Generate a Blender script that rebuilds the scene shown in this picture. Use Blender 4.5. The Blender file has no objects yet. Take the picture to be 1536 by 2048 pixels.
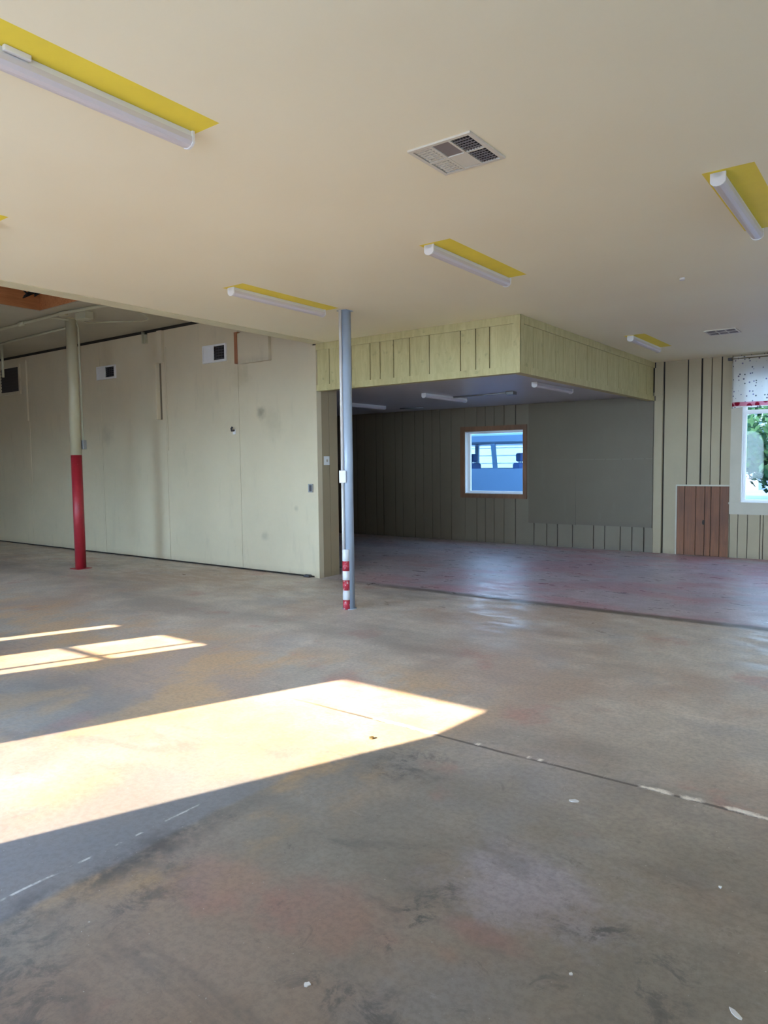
import bpy, bmesh, math, random
from mathutils import Vector, Matrix
random.seed(7)
scene = bpy.context.scene
COL = scene.collection

# ------------------------------------------------------------------ helpers
def lin(r, g, b):
    f = lambda c: (c/255/12.92) if c/255 <= 0.04045 else ((c/255+0.055)/1.055)**2.4
    return (f(r), f(g), f(b), 1.0)

class MB:
    def __init__(s): s.bm = bmesh.new()
    def box(s, x0, x1, y0, y1, z0, z1, mi=0, bev=0.0):
        vs = [s.bm.verts.new((x, y, z)) for x in (x0, x1) for y in (y0, y1) for z in (z0, z1)]
        idx = [(0,1,3,2),(4,6,7,5),(0,4,5,1),(2,3,7,6),(0,2,6,4),(1,5,7,3)]
        fs = [s.bm.faces.new([vs[i] for i in f]) for f in idx]
        for f in fs: f.material_index = mi
        if bev > 0:
            es = list({e for f in fs for e in f.edges})
            r = bmesh.ops.bevel(s.bm, geom=es, offset=bev, segments=2, affect='EDGES', profile=0.5)
            for f in r['faces']: f.material_index = mi
        return s
    def quad(s, pts, mi=0):
        f = s.bm.faces.new([s.bm.verts.new(p) for p in pts]); f.material_index = mi; return s
    def prism(s, pts, d, mi=0):
        a = [s.bm.verts.new(p) for p in pts]; b = [s.bm.verts.new(Vector(p)+Vector(d)) for p in pts]
        n = len(pts)
        fs = [s.bm.faces.new(a[::-1]), s.bm.faces.new(b)]
        for i in range(n): fs.append(s.bm.faces.new((a[i], a[(i+1) % n], b[(i+1) % n], b[i])))
        for f in fs: f.material_index = mi
        return s
    def tube(s, path, r, n=16, mi=0, cap=True, smooth=True):
        path = [Vector(p) for p in path]; rings = []
        up = Vector((0.13, 0.31, 0.94)).normalized()
        for i, p in enumerate(path):
            t = (path[min(i+1, len(path)-1)]-path[max(i-1, 0)]).normalized()
            if abs(t.dot(up)) > 0.9: u0 = Vector((1, 0, 0))
            else: u0 = up
            a = t.cross(u0).normalized(); b = t.cross(a)
            rr = r[i] if isinstance(r, (list, tuple)) else r
            rings.append([s.bm.verts.new(p+a*rr*math.cos(k*2*math.pi/n)+b*rr*math.sin(k*2*math.pi/n)) for k in range(n)])
        for i in range(len(rings)-1):
            for k in range(n):
                f = s.bm.faces.new((rings[i][k], rings[i][(k+1) % n], rings[i+1][(k+1) % n], rings[i+1][k]))
                f.material_index = mi; f.smooth = smooth
        if cap:
            for rg in (rings[0][::-1], rings[-1]):
                f = s.bm.faces.new(rg); f.material_index = mi
        return s
    def build(s, name, mats, parent=None, props=None):
        bmesh.ops.recalc_face_normals(s.bm, faces=s.bm.faces[:])
        me = bpy.data.meshes.new(name); s.bm.to_mesh(me); s.bm.free()
        for m in (mats if isinstance(mats, (list, tuple)) else [mats]): me.materials.append(m)
        o = bpy.data.objects.new(name, me); COL.objects.link(o)
        if parent is not None: o.parent = parent
        if props:
            for k, v in props.items(): o[k] = v
        return o

def tag(o, label, cat, group=None):
    o['label'] = label; o['category'] = cat
    if group: o['group'] = group
    return o
def thing(name, label, cat, loc=(0, 0, 0), rz=0, group=None):
    o = bpy.data.objects.new(name, None); o.empty_display_size = 0.1
    COL.objects.link(o); o.location = loc; o.rotation_euler = (0, 0, rz)
    return tag(o, label, cat, group)
def struct(name, mb, mats, parent=None):
    return mb.build(name, mats, parent, None if parent is not None else {'kind': 'structure'})
def dup(root, loc, label):
    r = root.copy(); COL.objects.link(r); r.location = loc; r['label'] = label
    for ch in root.children:
        c = ch.copy(); COL.objects.link(c); c.parent = r
        for g in ch.children:
            d = g.copy(); COL.objects.link(d); d.parent = c
    return r

# ------------------------------------------------------------------ materials
class NT:
    def __init__(s, name):
        s.m = bpy.data.materials.new(name); s.m.use_nodes = True
        s.t = s.m.node_tree; s.t.nodes.clear()
        s.out = s.t.nodes.new('ShaderNodeOutputMaterial')
        s.co = None
    def n(s, typ, **kw):
        nd = s.t.nodes.new(typ)
        for k, v in kw.items(): setattr(nd, k, v)
        return nd
    def l(s, a, b): s.t.links.new(a, b)
    def put(s, sock, v):
        if isinstance(v, bpy.types.NodeSocket): s.l(v, sock)
        else: sock.default_value = v
    def coord(s):
        if s.co is None: s.co = s.n('ShaderNodeTexCoord').outputs['Object']
        return s.co
    def xyz(s):
        sp = s.n('ShaderNodeSeparateXYZ'); s.l(s.coord(), sp.inputs[0]); return sp.outputs
    def mapped(s, scale=(1, 1, 1), loc=(0, 0, 0), rot=(0, 0, 0)):
        mp = s.n('ShaderNodeMapping'); s.l(s.coord(), mp.inputs[0])
        mp.inputs['Scale'].default_value = scale; mp.inputs['Location'].default_value = loc; mp.inputs['Rotation'].default_value = rot
        return mp.outputs[0]
    def noise(s, scale, detail=4, rough=0.55, vec=None, dist=0.0):
        nd = s.n('ShaderNodeTexNoise'); nd.inputs['Scale'].default_value = scale
        nd.inputs['Detail'].default_value = detail; nd.inputs['Roughness'].default_value = rough
        nd.inputs['Distortion'].default_value = dist
        s.l(vec if vec is not None else s.coord(), nd.inputs['Vector']); return nd.outputs['Fac']
    def math(s, op, a, b=0.0, c=0.0, clamp=False):
        nd = s.n('ShaderNodeMath', operation=op, use_clamp=clamp)
        s.put(nd.inputs[0], a); s.put(nd.inputs[1], b); s.put(nd.inputs[2], c); return nd.outputs[0]
    def ramp(s, f, stops):
        nd = s.n('ShaderNodeValToRGB'); s.l(f, nd.inputs[0]); e = nd.color_ramp.elements
        while len(e) < len(stops): e.new(0.5)
        for i, (p, c) in enumerate(stops):
            e[i].position = p; e[i].color = c if not isinstance(c, (int, float)) else (c, c, c, 1)
        return nd.outputs[0]
    def range(s, f, a, b, c=0.0, d=1.0):
        nd = s.n('ShaderNodeMapRange'); nd.interpolation_type = 'SMOOTHSTEP'
        s.put(nd.inputs[0], f); nd.inputs[1].default_value = a; nd.inputs[2].default_value = b
        nd.inputs[3].default_value = c; nd.inputs[4].default_value = d; return nd.outputs[0]
    def mix(s, f, a, b, mode='MIX'):
        nd = s.n('ShaderNodeMix', data_type='RGBA', blend_type=mode); s.put(nd.inputs['Factor'], f)
        s.put(nd.inputs[6], a); s.put(nd.inputs[7], b); return nd.outputs[2]
    def bump(s, h, strength=0.3, dist=0.01):
        nd = s.n('ShaderNodeBump'); nd.inputs['Strength'].default_value = strength; nd.inputs['Distance'].default_value = dist
        s.l(h, nd.inputs['Height']); return nd.outputs[0]
    def bsdf(s, col, rough=0.6, metal=0.0, normal=None, spec=0.5):
        p = s.n('ShaderNodeBsdfPrincipled'); s.put(p.inputs['Base Color'], col); s.put(p.inputs['Roughness'], rough)
        p.inputs['Metallic'].default_value = metal; s.put(p.inputs['Specular IOR Level'], spec)
        if normal is not None: s.l(normal, p.inputs['Normal'])
        s.l(p.outputs[0], s.out.inputs[0]); return p

def paint(name, rgb, rough=0.6, var=0.08, scale=2.5, fine=60, bump=0.05, metal=0.0):
    """painted surface with faint blotches and a fine tooth"""
    t = NT(name); c = lin(*rgb)
    dark = tuple(v*(1-var) for v in c[:3])+(1,); light = tuple(min(1, v*(1+var)) for v in c[:3])+(1,)
    col = t.ramp(t.noise(scale, 5, 0.6), [(0.3, dark), (0.7, light)])
    t.bsdf(col, rough, metal, t.bump(t.noise(fine, 3), bump, 0.004)); return t.m

def wood(name, a, b, axis='z', rough=0.6, scale=9):
    t = NT(name)
    sc = {'z': (scale, scale, 0.7), 'x': (0.7, scale, scale), 'y': (scale, 0.7, scale)}[axis]
    v = t.mapped(sc)
    g = t.noise(2.2, 6, 0.65, v, 1.2); k = t.noise(1.1, 2, 0.5)
    col = t.mix(t.range(k, 0.35, 0.7), t.ramp(g, [(0.3, lin(*a)), (0.7, lin(*b))]), t.ramp(g, [(0.2, lin(*[v*0.8 for v in a])), (0.8, lin(*a))]))
    t.bsdf(col, rough, 0, t.bump(g, 0.15, 0.003)); return t.m

# wall paints
def sheet_paint(name, rgb, stains=(), rough=0.55):
    t = NT(name); c = lin(*rgb)
    n1 = t.noise(0.9, 5, 0.6); n2 = t.noise(7, 4, 0.6, t.mapped((1, 1, 0.25)))
    col = t.ramp(n1, [(0.3, tuple(v*0.93 for v in c[:3])+(1,)), (0.7, tuple(v*1.05 for v in c[:3])+(1,))])
    col = t.mix(t.range(n2, 0.55, 0.75, 0, 0.10), col, lin(120, 112, 92))
    x, y, z = t.xyz()
    for sx, sz, r, amt, sc in stains:
        dx = t.math('SUBTRACT', x, sx); dz = t.math('SUBTRACT', z, sz)
        d = t.math('SQRT', t.math('ADD', t.math('MULTIPLY', dx, dx), t.math('MULTIPLY', dz, dz)))
        d = t.math('ADD', d, t.math('MULTIPLY', t.math('SUBTRACT', t.noise(9, 3), 0.5), r))
        col = t.mix(t.range(d, 0.0, r, amt, 0.0), col, lin(*sc))
    # scuffs just above the floor
    scuff = t.math('MULTIPLY', t.range(z, 0.0, 0.12, 0.35, 0.0), t.noise(14, 3))
    col = t.mix(scuff, col, lin(70, 66, 60))
    t.bsdf(col, rough, 0, t.bump(t.noise(45, 3), 0.06, 0.004)); return t.m

M = {}
M['sage'] = sheet_paint('sage_sheet_paint', (210, 195, 163),
    [(-7.22, 2.2, 0.13, 0.55, (92, 84, 66)), (-7.0, 2.05, 0.3, 0.18, (120, 110, 88)), (-7.6, 2.72, 0.25, 0.25, (150, 140, 96)),
     (-10.9, 2.0, 0.25, 0.25, (110, 100, 84)), (-7.2, 0.5, 0.1, 0.3, (110, 104, 92)), (-6.6, 0.9, 0.06, 0.3, (110, 104, 92))])
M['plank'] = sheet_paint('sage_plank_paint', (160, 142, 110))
M['header'] = None
M['edge_paint'] = paint('sage_tinged_edge', (216, 208, 172), .6)
t = NT('sage_header_paint')
g = t.noise(5, 6, 0.65, t.mapped((3, 3, 0.6)), 1.0)
hc = t.ramp(g, [(0.25, lin(172, 159, 110)), (0.6, lin(194, 182, 130)), (0.8, lin(202, 190, 140))])
hc = t.mix(t.range(t.noise(11, 4), 0.62, 0.75, 0, 0.35), hc, lin(120, 115, 82))
t.bsdf(hc, 0.6, 0, t.bump(g, 0.12, 0.003)); M['header'] = t.m
M['gap'] = paint('dark_gap', (46, 40, 32), 0.9)
M['white_paint'] = paint('white_enamel', (226, 224, 220), 0.35, 0.03)
M['casing'] = paint('grey_white_casing', (178, 166, 144), 0.5, 0.05)
M['white_metal'] = paint('white_sheet_metal', (228, 226, 222), 0.4, 0.03)
M['diffuser'] = paint('frosted_diffuser', (214, 206, 206), 0.3, 0.02)
M['dark_hole'] = paint('dark_void', (26, 24, 24), 0.9)
M['dark_grille'] = paint('dark_grille', (66, 64, 68), 0.6)
M['vent_paint'] = paint('yellowed_vent_paint', (216, 208, 190), .5, .05, 8)
M['damp_dark'] = paint('dusty_dark_screen', (62, 55, 53), .9)
M['damper'] = paint('dusty_damper', (132, 122, 118), .6)
M['steel'] = paint('galvanised_steel', (150, 150, 148), 0.4, 0.1, metal=0.6)
M['blue_paint'] = paint('blue_column_paint', (160, 172, 186), 0.3, 0.08, 1.5)
M['conduit'] = paint('pale_conduit', (205, 200, 196), 0.4, 0.05)
M['cream'] = paint('cream_column_paint', (190, 182, 150), 0.42, 0.08, 1.2)
M['conduit_sage'] = paint('sage_conduit_paint', (182, 178, 150), 0.45, 0.06)
M['brass'] = paint('tarnished_brass', (110, 96, 66), 0.45, 0.2, metal=0.5)
M['alcove_ceiling'] = paint('grey_alcove_ceiling', (196, 194, 194), 0.36, 0.05, 1.0)
M['bay_ceiling'] = paint('dull_bay_ceiling', (176, 168, 146), 0.65, 0.1, 0.8)
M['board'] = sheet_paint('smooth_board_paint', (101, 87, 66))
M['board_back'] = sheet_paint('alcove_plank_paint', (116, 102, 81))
M['brown_wood'] = wood('varnished_brown_planks', (104, 60, 32), (138, 84, 46), 'z')
M['brown_trim'] = wood('brown_window_trim', (112, 76, 50), (142, 100, 68), 'z')
M['joist_wood'] = wood('raw_brown_roof_wood', (184, 118, 70), (214, 152, 100), 'y', 0.7)
M['rust_edge'] = wood('raw_board_edge', (150, 92, 60), (178, 118, 84), 'z')
M['ext_wall'] = paint('outside_stucco', (190, 186, 176), 0.8)
# red lower half with scuffs
t = NT('red_column_paint')
rn = t.noise(6, 5, 0.6, t.mapped((1, 1, 0.4)))
rc = t.ramp(rn, [(0.3, lin(150, 34, 46)), (0.6, lin(178, 44, 54)), (0.78, lin(196, 78, 72))])
rc = t.mix(t.range(t.noise(25, 3), 0.68, 0.78, 0, 0.6), rc, lin(205, 150, 140))
t.bsdf(rc, 0.4); M['red_paint'] = t.m
# red / white bands with scratches
def band(name, rgb):
    t = NT(name); c = t.mix(t.range(t.noise(40, 4, 0.7), 0.56, 0.66, 0, 0.7), lin(*rgb), lin(206, 205, 204)); t.bsdf(c, 0.45); return t.m
M['band_red'] = band('worn_red_band', (176, 42, 58)); M['band_white'] = band('worn_white_band', (220, 220, 220))
# ceiling: warm white board with faint dents and seams
t = NT('warm_white_ceiling')
n = t.noise(0.5, 3); col = t.ramp(n, [(0.3, lin(242, 231, 199)), (0.7, lin(246, 238, 208))])
x, y, z = t.xyz()
h = t.math('ADD', t.math('MULTIPLY', t.noise(1.3, 2), 1.0), t.math('MULTIPLY', t.noise(30, 3), 0.05))
t.bsdf(col, 0.6, 0, t.bump(h, 0.2, 0.03)); M['ceiling'] = t.m
M['yellow'] = paint('old_yellow_paint', (242, 218, 66), 0.55, 0.05, 4)
# glass
t = NT('window_glass')
fr = t.n('ShaderNodeFresnel'); fr.inputs[0].default_value = 1.45
tr = t.n('ShaderNodeBsdfTransparent'); tr.inputs[0].default_value = (0.93, 0.96, 0.97, 1)
gl = t.n('ShaderNodeBsdfGlossy'); gl.inputs['Roughness'].default_value = 0.03
mx = t.n('ShaderNodeMixShader'); t.l(t.math('MULTIPLY', fr.outputs[0], .2), mx.inputs[0]); t.l(tr.outputs[0], mx.inputs[1]); t.l(gl.outputs[0], mx.inputs[2])
t.l(mx.outputs[0], t.out.inputs[0]); M['glass'] = t.m
# valance: printed white cotton that lets light through
t = NT('printed_white_cotton')
v = t.n('ShaderNodeTexVoronoi'); v.inputs['Scale'].default_value = 19; v.inputs['Randomness'].default_value = 0.9
t.l(t.mapped((1, 0.2, 1)), v.inputs['Vector'])
dots = t.range(v.outputs['Distance'], 0.17, 0.27, 0.9, 0.0)
hue = t.n('ShaderNodeSeparateColor'); t.l(v.outputs['Color'], hue.inputs[0])
dc = t.ramp(hue.outputs[0], [(0.0, lin(70, 62, 90)), (0.35, lin(88, 96, 78)), (0.6, lin(120, 112, 150)), (1.0, lin(92, 60, 66))])
col = t.mix(dots, lin(230, 222, 208), dc)
x, y, z = t.xyz()
rb = t.math('MULTIPLY', t.range(z, 2.315, 2.305), t.range(z, 2.245, 2.255))
v2 = t.n('ShaderNodeTexVoronoi'); v2.inputs['Scale'].default_value = 11; t.l(t.mapped((1, 0.2, 0.9)), v2.inputs['Vector'])
red = t.mix(t.range(v2.outputs['Distance'], 0.35, 0.5), lin(140, 26, 44), lin(214, 130, 140))
col = t.mix(rb, col, red)
df = t.n('ShaderNodeBsdfDiffuse'); tl = t.n('ShaderNodeBsdfTranslucent'); t.l(col, df.inputs[0]); t.l(col, tl.inputs[0])
mx = t.n('ShaderNodeMixShader'); mx.inputs[0].default_value = 0.5
t.l(df.outputs[0], mx.inputs[1]); t.l(tl.outputs[0], mx.inputs[2]); t.l(mx.outputs[0], t.out.inputs[0]); M['cotton'] = t.m

# concrete floor -------------------------------------------------------------
def floor_mat():
    t = NT('worn_painted_concrete'); x, y, z = t.xyz()
    n_big = t.noise(0.55, 5, 0.6); n_mid = t.noise(2.6, 6, 0.65, None, 0.6); n_fine = t.noise(38, 4, 0.7); n_str = t.noise(1.4, 5, 0.6, t.mapped((1, 3.0, 1), rot=(0, 0, 0.5)), 0.8)
    col = t.ramp(n_mid, [(0.25, lin(120, 115, 109)), (0.5, lin(138, 132, 124)), (0.75, lin(156, 150, 142))])
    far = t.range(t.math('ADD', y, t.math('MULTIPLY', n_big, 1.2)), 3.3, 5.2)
    col = t.mix(t.math('MULTIPLY', far, 0.75), col, t.mix(t.range(n_mid, .3, .7), lin(168, 162, 156), lin(192, 187, 181)))  # less dirty towards the back, plus light painted into the colour
    L = lambda sc, loc, st=(1, 1, 1), det=5, ro=.6: t.noise(sc, det, ro, t.mapped(st, loc=loc))
    col = t.mix(t.range(n_big, 0.44, 0.62, 0, 0.7), col, lin(150, 130, 116))                      # brownish
    col = t.mix(t.range(L(0.9, (5, 2, 0)), 0.54, 0.68, 0, 0.4), col, lin(132, 134, 142))          # bluish
    col = t.mix(t.range(L(1.3, (15, 8, 0)), 0.58, 0.70, 0, 0.5), col, lin(156, 112, 104))         # old red paint
    col = t.mix(t.range(L(0.5, (2, 12, 0), (.5, 1.4, 1)), 0.5, 0.66, 0, 0.5), col, lin(112, 108, 106))
    # a chalky lavender patch with black smears round it
    def spot(cx, cy, rx, ry, wob):
        a = t.math('DIVIDE', t.math('SUBTRACT', x, cx), rx); b = t.math('DIVIDE', t.math('SUBTRACT', y, cy), ry)
        return t.math('ADD', t.math('SQRT', t.math('ADD', t.math('MULTIPLY', a, a), t.math('MULTIPLY', b, b))), t.math('MULTIPLY', t.math('SUBTRACT', L(3.2, (cx*3, cy*5, 0), det=6, ro=.7), .5), wob))
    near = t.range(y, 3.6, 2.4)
    col = t.mix(t.range(spot(-1.02, 2.22, .42, .30, 2.2), 1.1, .3, 0, .55), col, lin(166, 162, 176))
    n_t = t.noise(7, 8, 0.78, None, .5)
    smr = t.range(n_t, .47, .6)
    for cx_, cy_, rx, ry, am in ((-1.28, 1.86, .10, .28, .85), (-.78, 2.16, .16, .09, .7), (-1.98, 2.85, .22, .30, .7), (-.55, 2.0, .12, .3, .5), (-2.2, 1.45, .25, .35, .6), (-1.2, 1.45, .3, .12, .6), (-2.1, .9, .5, .3, .5)):
        col = t.mix(t.math('MULTIPLY', t.range(spot(cx_, cy_, rx, ry, 1.6), 1.2, .35, 0, am), smr), col, lin(72, 74, 78))
    col = t.mix(t.range(spot(-1.05, 1.93, .16, .07, 1.5), 1.2, .4, 0, .45), col, lin(158, 116, 108))
    col = t.mix(t.range(spot(-1.55, 1.75, .3, .18, 2), 1.2, .4, 0, .4), col, lin(160, 120, 108))
    col = t.mix(t.range(spot(-1.95, 1.62, .22, .2, 2), 1.2, .4, 0, .5), col, lin(158, 128, 120))
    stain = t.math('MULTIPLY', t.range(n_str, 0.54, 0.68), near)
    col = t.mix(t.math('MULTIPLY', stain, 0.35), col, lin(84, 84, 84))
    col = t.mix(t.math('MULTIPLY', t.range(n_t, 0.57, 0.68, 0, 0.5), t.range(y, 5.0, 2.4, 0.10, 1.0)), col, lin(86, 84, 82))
    # whitish scuffs and streaks
    wht = t.range(t.noise(6.0, 7, 0.75, t.mapped((0.45, 1.6, 1), rot=(0, 0, 0.25))), 0.62, 0.72, 0, 0.5)
    col = t.mix(t.math('MULTIPLY', wht, t.range(y, 2.0, 4.0, .4, 1.0)), col, lin(196, 194, 192))
    # ochre rust film near the doorway
    rust = t.math('MULTIPLY', t.range(t.noise(1.7, 6, 0.65, t.mapped((1, .7, 1), loc=(3, 9, 0))), 0.44, 0.60, 0, 0.55), t.math('MULTIPLY', t.range(y, 0.8, 1.6), t.math('MULTIPLY', t.range(y, 4.6, 3.8), t.range(x, -1.7, -2.3))))
    col = t.mix(rust, col, lin(178, 146, 104))
    # smooth blue-grey coated strip by the entrance, its edge running along Y
    wob = t.math('ADD', x, t.math('MULTIPLY', t.math('SUBTRACT', t.noise(2.2, 4), 0.5), 0.12))
    coat = t.math('MULTIPLY', t.range(wob, -2.36, -2.41), t.range(y, 3.0, 2.0))
    coat = t.math('MULTIPLY', coat, t.range(wob, -3.15, -2.85, 0.25, 0.85))
    ccol = t.mix(t.range(t.noise(22, 5, 0.8), 0.69, 0.73, 0, 0.8), t.mix(n_mid, lin(116, 117, 122), lin(128, 129, 134)), lin(208, 208, 208))
    scr = t.math('MULTIPLY', t.math('MULTIPLY', t.range(t.math('ABSOLUTE', t.math('SUBTRACT', t.math('ADD', x, t.math('MULTIPLY', t.noise(1.2, 3), 0.05)), -2.47)), 0.004, 0.008, 1, 0), t.range(t.noise(5.5, 4), 0.5, 0.56)), t.range(y, 2.05, 1.9))
    ccol = t.mix(scr, ccol, lin(205, 205, 204))
    col = t.mix(coat, col, ccol)
    edge = t.math('MULTIPLY', t.range(t.math('ABSOLUTE', t.math('ADD', wob, 2.36)), 0.0, 0.16, 0.8, 0.0), t.math('MULTIPLY', t.range(y, 2.4, 1.6), t.range(t.noise(5, 5, 0.7), 0.4, 0.62)))
    col = t.mix(edge, col, lin(72, 71, 72))
    # addition slab behind the joint: purple-grey with worn red paint
    add = t.range(y, 6.93, 6.98)
    acol = t.mix(t.range(n_mid, 0.3, 0.7), lin(146, 137, 146), lin(168, 158, 169))
    acol = t.mix(t.range(t.noise(0.8, 5, 0.6, t.mapped((1, 1.8, 1), loc=(7, 1, 0))), 0.44, 0.6, 0, 0.6), acol, lin(158, 104, 118))
    acol = t.mix(t.range(n_big, 0.35, 0.55, 0.4, 0), acol, lin(132, 132, 150))
    col = t.mix(t.math('MULTIPLY', add, t.range(x, -6.5, -4.5, 0.4, 1.0)), col, acol)
    # dark dirt along the slab joint and the control joint
    jw = t.math('ADD', y, t.math('MULTIPLY', t.math('SUBTRACT', t.noise(1.6, 4), 0.5), 0.06))
    j1 = t.math('MULTIPLY', t.range(t.math('ABSOLUTE', t.math('SUBTRACT', jw, 6.96)), 0.03, 0.13, 0.85, 0.0), t.range(x, -6.4, -4.2, 0.15, 1.0))
    col = t.mix(j1, col, lin(74, 66, 60))
    cw = t.math('ADD', y, t.math('MULTIPLY', t.math('SUBTRACT', t.noise(2.6, 5), 0.5), 0.025))
    cd = t.math('ABSOLUTE', t.math('SUBTRACT', cw, 3.255))
    cmask = t.math('MULTIPLY', t.range(x, -3.4, -2.6), t.range(t.noise(3.0, 3), 0.25, 0.45, 0.4, 1.0))
    col = t.mix(t.math('MULTIPLY', t.range(cd, 0.006, 0.014, 0.75, 0.0), cmask), col, lin(64, 60, 58))
    smear = t.math('MULTIPLY', t.range(t.math('ABSOLUTE', t.math('SUBTRACT', cw, 3.272)), 0.008, 0.022, 1, 0), t.range(t.noise(2.2, 6, 0.7, t.mapped((1, 0.0, 1), loc=(3.1, 0, 0))), 0.53, 0.6))
    smear = t.math('MULTIPLY', smear, t.math('MULTIPLY', t.range(x, -3.0, -2.7), t.range(x, 0.4, -0.2)))
    xw = t.math('ADD', x, t.math('MULTIPLY', t.math('SUBTRACT', t.noise(9, 5, .7), .5), .10))
    yw = t.math('ADD', y, t.math('MULTIPLY', t.math('SUBTRACT', t.noise(13, 7, .8), .5), .085))
    for a_, b_ in ((-.97, -.83), (-.79, -.69), (-.62, -.40), (-2.5, -2.08)):
        sg = t.math('MULTIPLY', t.range(t.math('ABSOLUTE', t.math('SUBTRACT', yw, 3.268)), .006, .026, 1, 0), t.range(t.math('ABSOLUTE', t.math('SUBTRACT', xw, (a_+b_)/2)), (b_-a_)/2-.02, (b_-a_)/2+.01, 1, 0))
        smear = t.math('MAXIMUM', smear, t.math('MULTIPLY', sg, .85))
    col = t.mix(smear, col, lin(214, 212, 208))
    # grain and pock marks
    col = t.mix(t.range(n_fine, 0.34, 0.62, 0.26, 0.0), col, lin(84, 82, 80))
    col = t.mix(t.range(t.noise(75, 2, 0.5), 0.73, 0.77, 0, 0.6), col, lin(200, 198, 196))
    grime_light = t.range(t.math('ADD', y, t.math('MULTIPLY', t.noise(.8, 5, .65), 1.6)), 2.6, 4.4)  # near grime plus light in the colour: floor brightened towards the back
    col = t.mix(1.0, col, t.mix(grime_light, (1.04, .98, .90, 1), (1.74, 1.62, 1.48, 1)), 'MULTIPLY')
    rough = t.range(n_mid, 0.3, 0.7, 0.42, 0.62)
    worn = t.noise(3.2, 6, 0.7, t.mapped((1, 2.2, 1), rot=(0, 0, .2)))
    gloss = t.math('MULTIPLY', t.range(worn, .43, .62), t.range(y, 4.6, 6.0))
    rough = t.mix(t.math('MULTIPLY', gloss, .85), rough, (.24, .24, .24, 1))
    rough = t.mix(coat, rough, (0.3, 0.3, 0.3, 1)); rough = t.mix(add, rough, t.range(worn, 0.40, 0.64, 0.46, 0.26))
    hgt = t.math('ADD', t.math('MULTIPLY', n_fine, 0.4), t.math('MULTIPLY', t.noise(9, 4), 0.6))
    hgt = t.math('SUBTRACT', hgt, t.math('MULTIPLY', t.range(cd, 0.004, 0.012, 1.5, 0.0), cmask))
    t.bsdf(col, rough, 0, t.bump(hgt, 0.22, 0.006), 0.45); return t.m
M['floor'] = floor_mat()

# ------------------------------------------------------------------ room shell
Yf, Yw, Yb = -0.6, 6.96, 11.76          # front wall, old outside wall, back wall
Xe, Xs = -6.2, -3.36                    # edge of the main ceiling, side of the soffit
Zc, Za, Zl = 3.02, 2.5, 3.6             # main, alcove and left-bay ceilings
XL, XR, XA = -17.0, 5.5, -12.0
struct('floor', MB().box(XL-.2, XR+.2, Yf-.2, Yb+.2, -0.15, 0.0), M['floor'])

def fixture_slots():
    #  x0 of the yellow patch, y0, y1
    return [(-2.80, 1.00, 2.24), (-2.855, 4.31, 5.52), (-4.86, 4.26, 5.52), (-0.965, 4.20, 5.42), (-2.935, 8.98, 10.2), (-4.75, 1.02, 2.26)]
PW = 0.255
def ceiling_main():
    xs = sorted({Xe, XR} | {v for s in fixture_slots() for v in (s[0], s[0]+PW)})
    ys = sorted({Yf, Yb} | {v for s in fixture_slots() for v in (s[1], s[2])})
    mb = MB()
    vd = {}
    def V(x, y): 
        if (x, y) not in vd: vd[(x, y)] = mb.bm.verts.new((x, y, Zc))
        return vd[(x, y)]
    for i in range(len(xs)-1):
        for j in range(len(ys)-1):
            cx, cy = (xs[i]+xs[i+1])/2, (ys[j]+ys[j+1])/2
            yel = any(s[0] < cx < s[0]+PW and s[1] < cy < s[2] for s in fixture_slots())
            f = mb.bm.faces.new((V(xs[i], ys[j]), V(xs[i], ys[j+1]), V(xs[i+1], ys[j+1]), V(xs[i+1], ys[j]))); f.material_index = 1 if yel else 0
    # thickness above
    mb.box(Xe, XR, Yf, Yb, Zc+0.02, Zc+0.14)
    return mb
struct('ceiling', ceiling_main(), [M['ceiling'], M['yellow']])

# left bay: higher ceiling with a rectangular hole showing raw roof wood
HX0, HX1, HY0, HY1 = -9.62, -7.9, 3.7, 5.2
mb = MB()
for a in ((XL, HX0, Yf, Yw), (HX1, Xe, Yf, Yw), (HX0, HX1, Yf, HY0), (HX0, HX1, HY1, Yw)):
    mb.box(a[0], a[1], a[2], a[3], Zl, Zl+0.012)
struct('ceiling_left', mb, M['bay_ceiling'])
rw = thing('roof_opening', 'raw brown wood roof deck showing through rectangular hole in left bay ceiling', 'roof opening', (HX0, HY0, Zl))
W_, H_ = HX1-HX0, HY1-HY0
MB().box(-.1, W_+.1, -.1, H_+.1, 0.34, 0.38).build('roof_deck', M['joist_wood'], rw)
fr = MB(); fr.box(-.04, 0, 0, H_, .0125, .34).box(W_, W_+.04, 0, H_, .0125, .34).box(-.04, W_+.04, -.04, 0, .0125, .34).box(-.04, W_+.04, H_, H_+.04, .0125, .34)
fr.build('curb', M['joist_wood'], rw)
for k in range(3):
    jx = 0.42+0.42*k
    MB().box(jx-.02, jx+.02, 0, H_, 0.16, 0.34).build('joist', M['joist_wood'], rw)
wr = MB()
for k in range(7):
    px, py = 0.45+random.uniform(-.25, .35), H_-0.12+random.uniform(-.1, .05)
    wr.tube([(px, py, .3), (px+random.uniform(-.1, .1), py-.06, .16), (px+random.uniform(-.15, .2), py-.14, .1), (px+random.uniform(-.1, .25), py-.1, .2)], 0.012, 6)
wr.build('loose_wiring', M['dark_hole'], rw)
MB().box(Xe-.02, Xe+.02, Yf, Yw, Zc-0.005, Zl+.06).build('wall_fascia', M['plank'], None, {'kind': 'structure'})
struct('trim_1', MB().box(Xe-.025, Xe+.17, Yf+.01, Yw-.03, Zc-0.006, Zc-0.001), M['edge_paint'])

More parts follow.
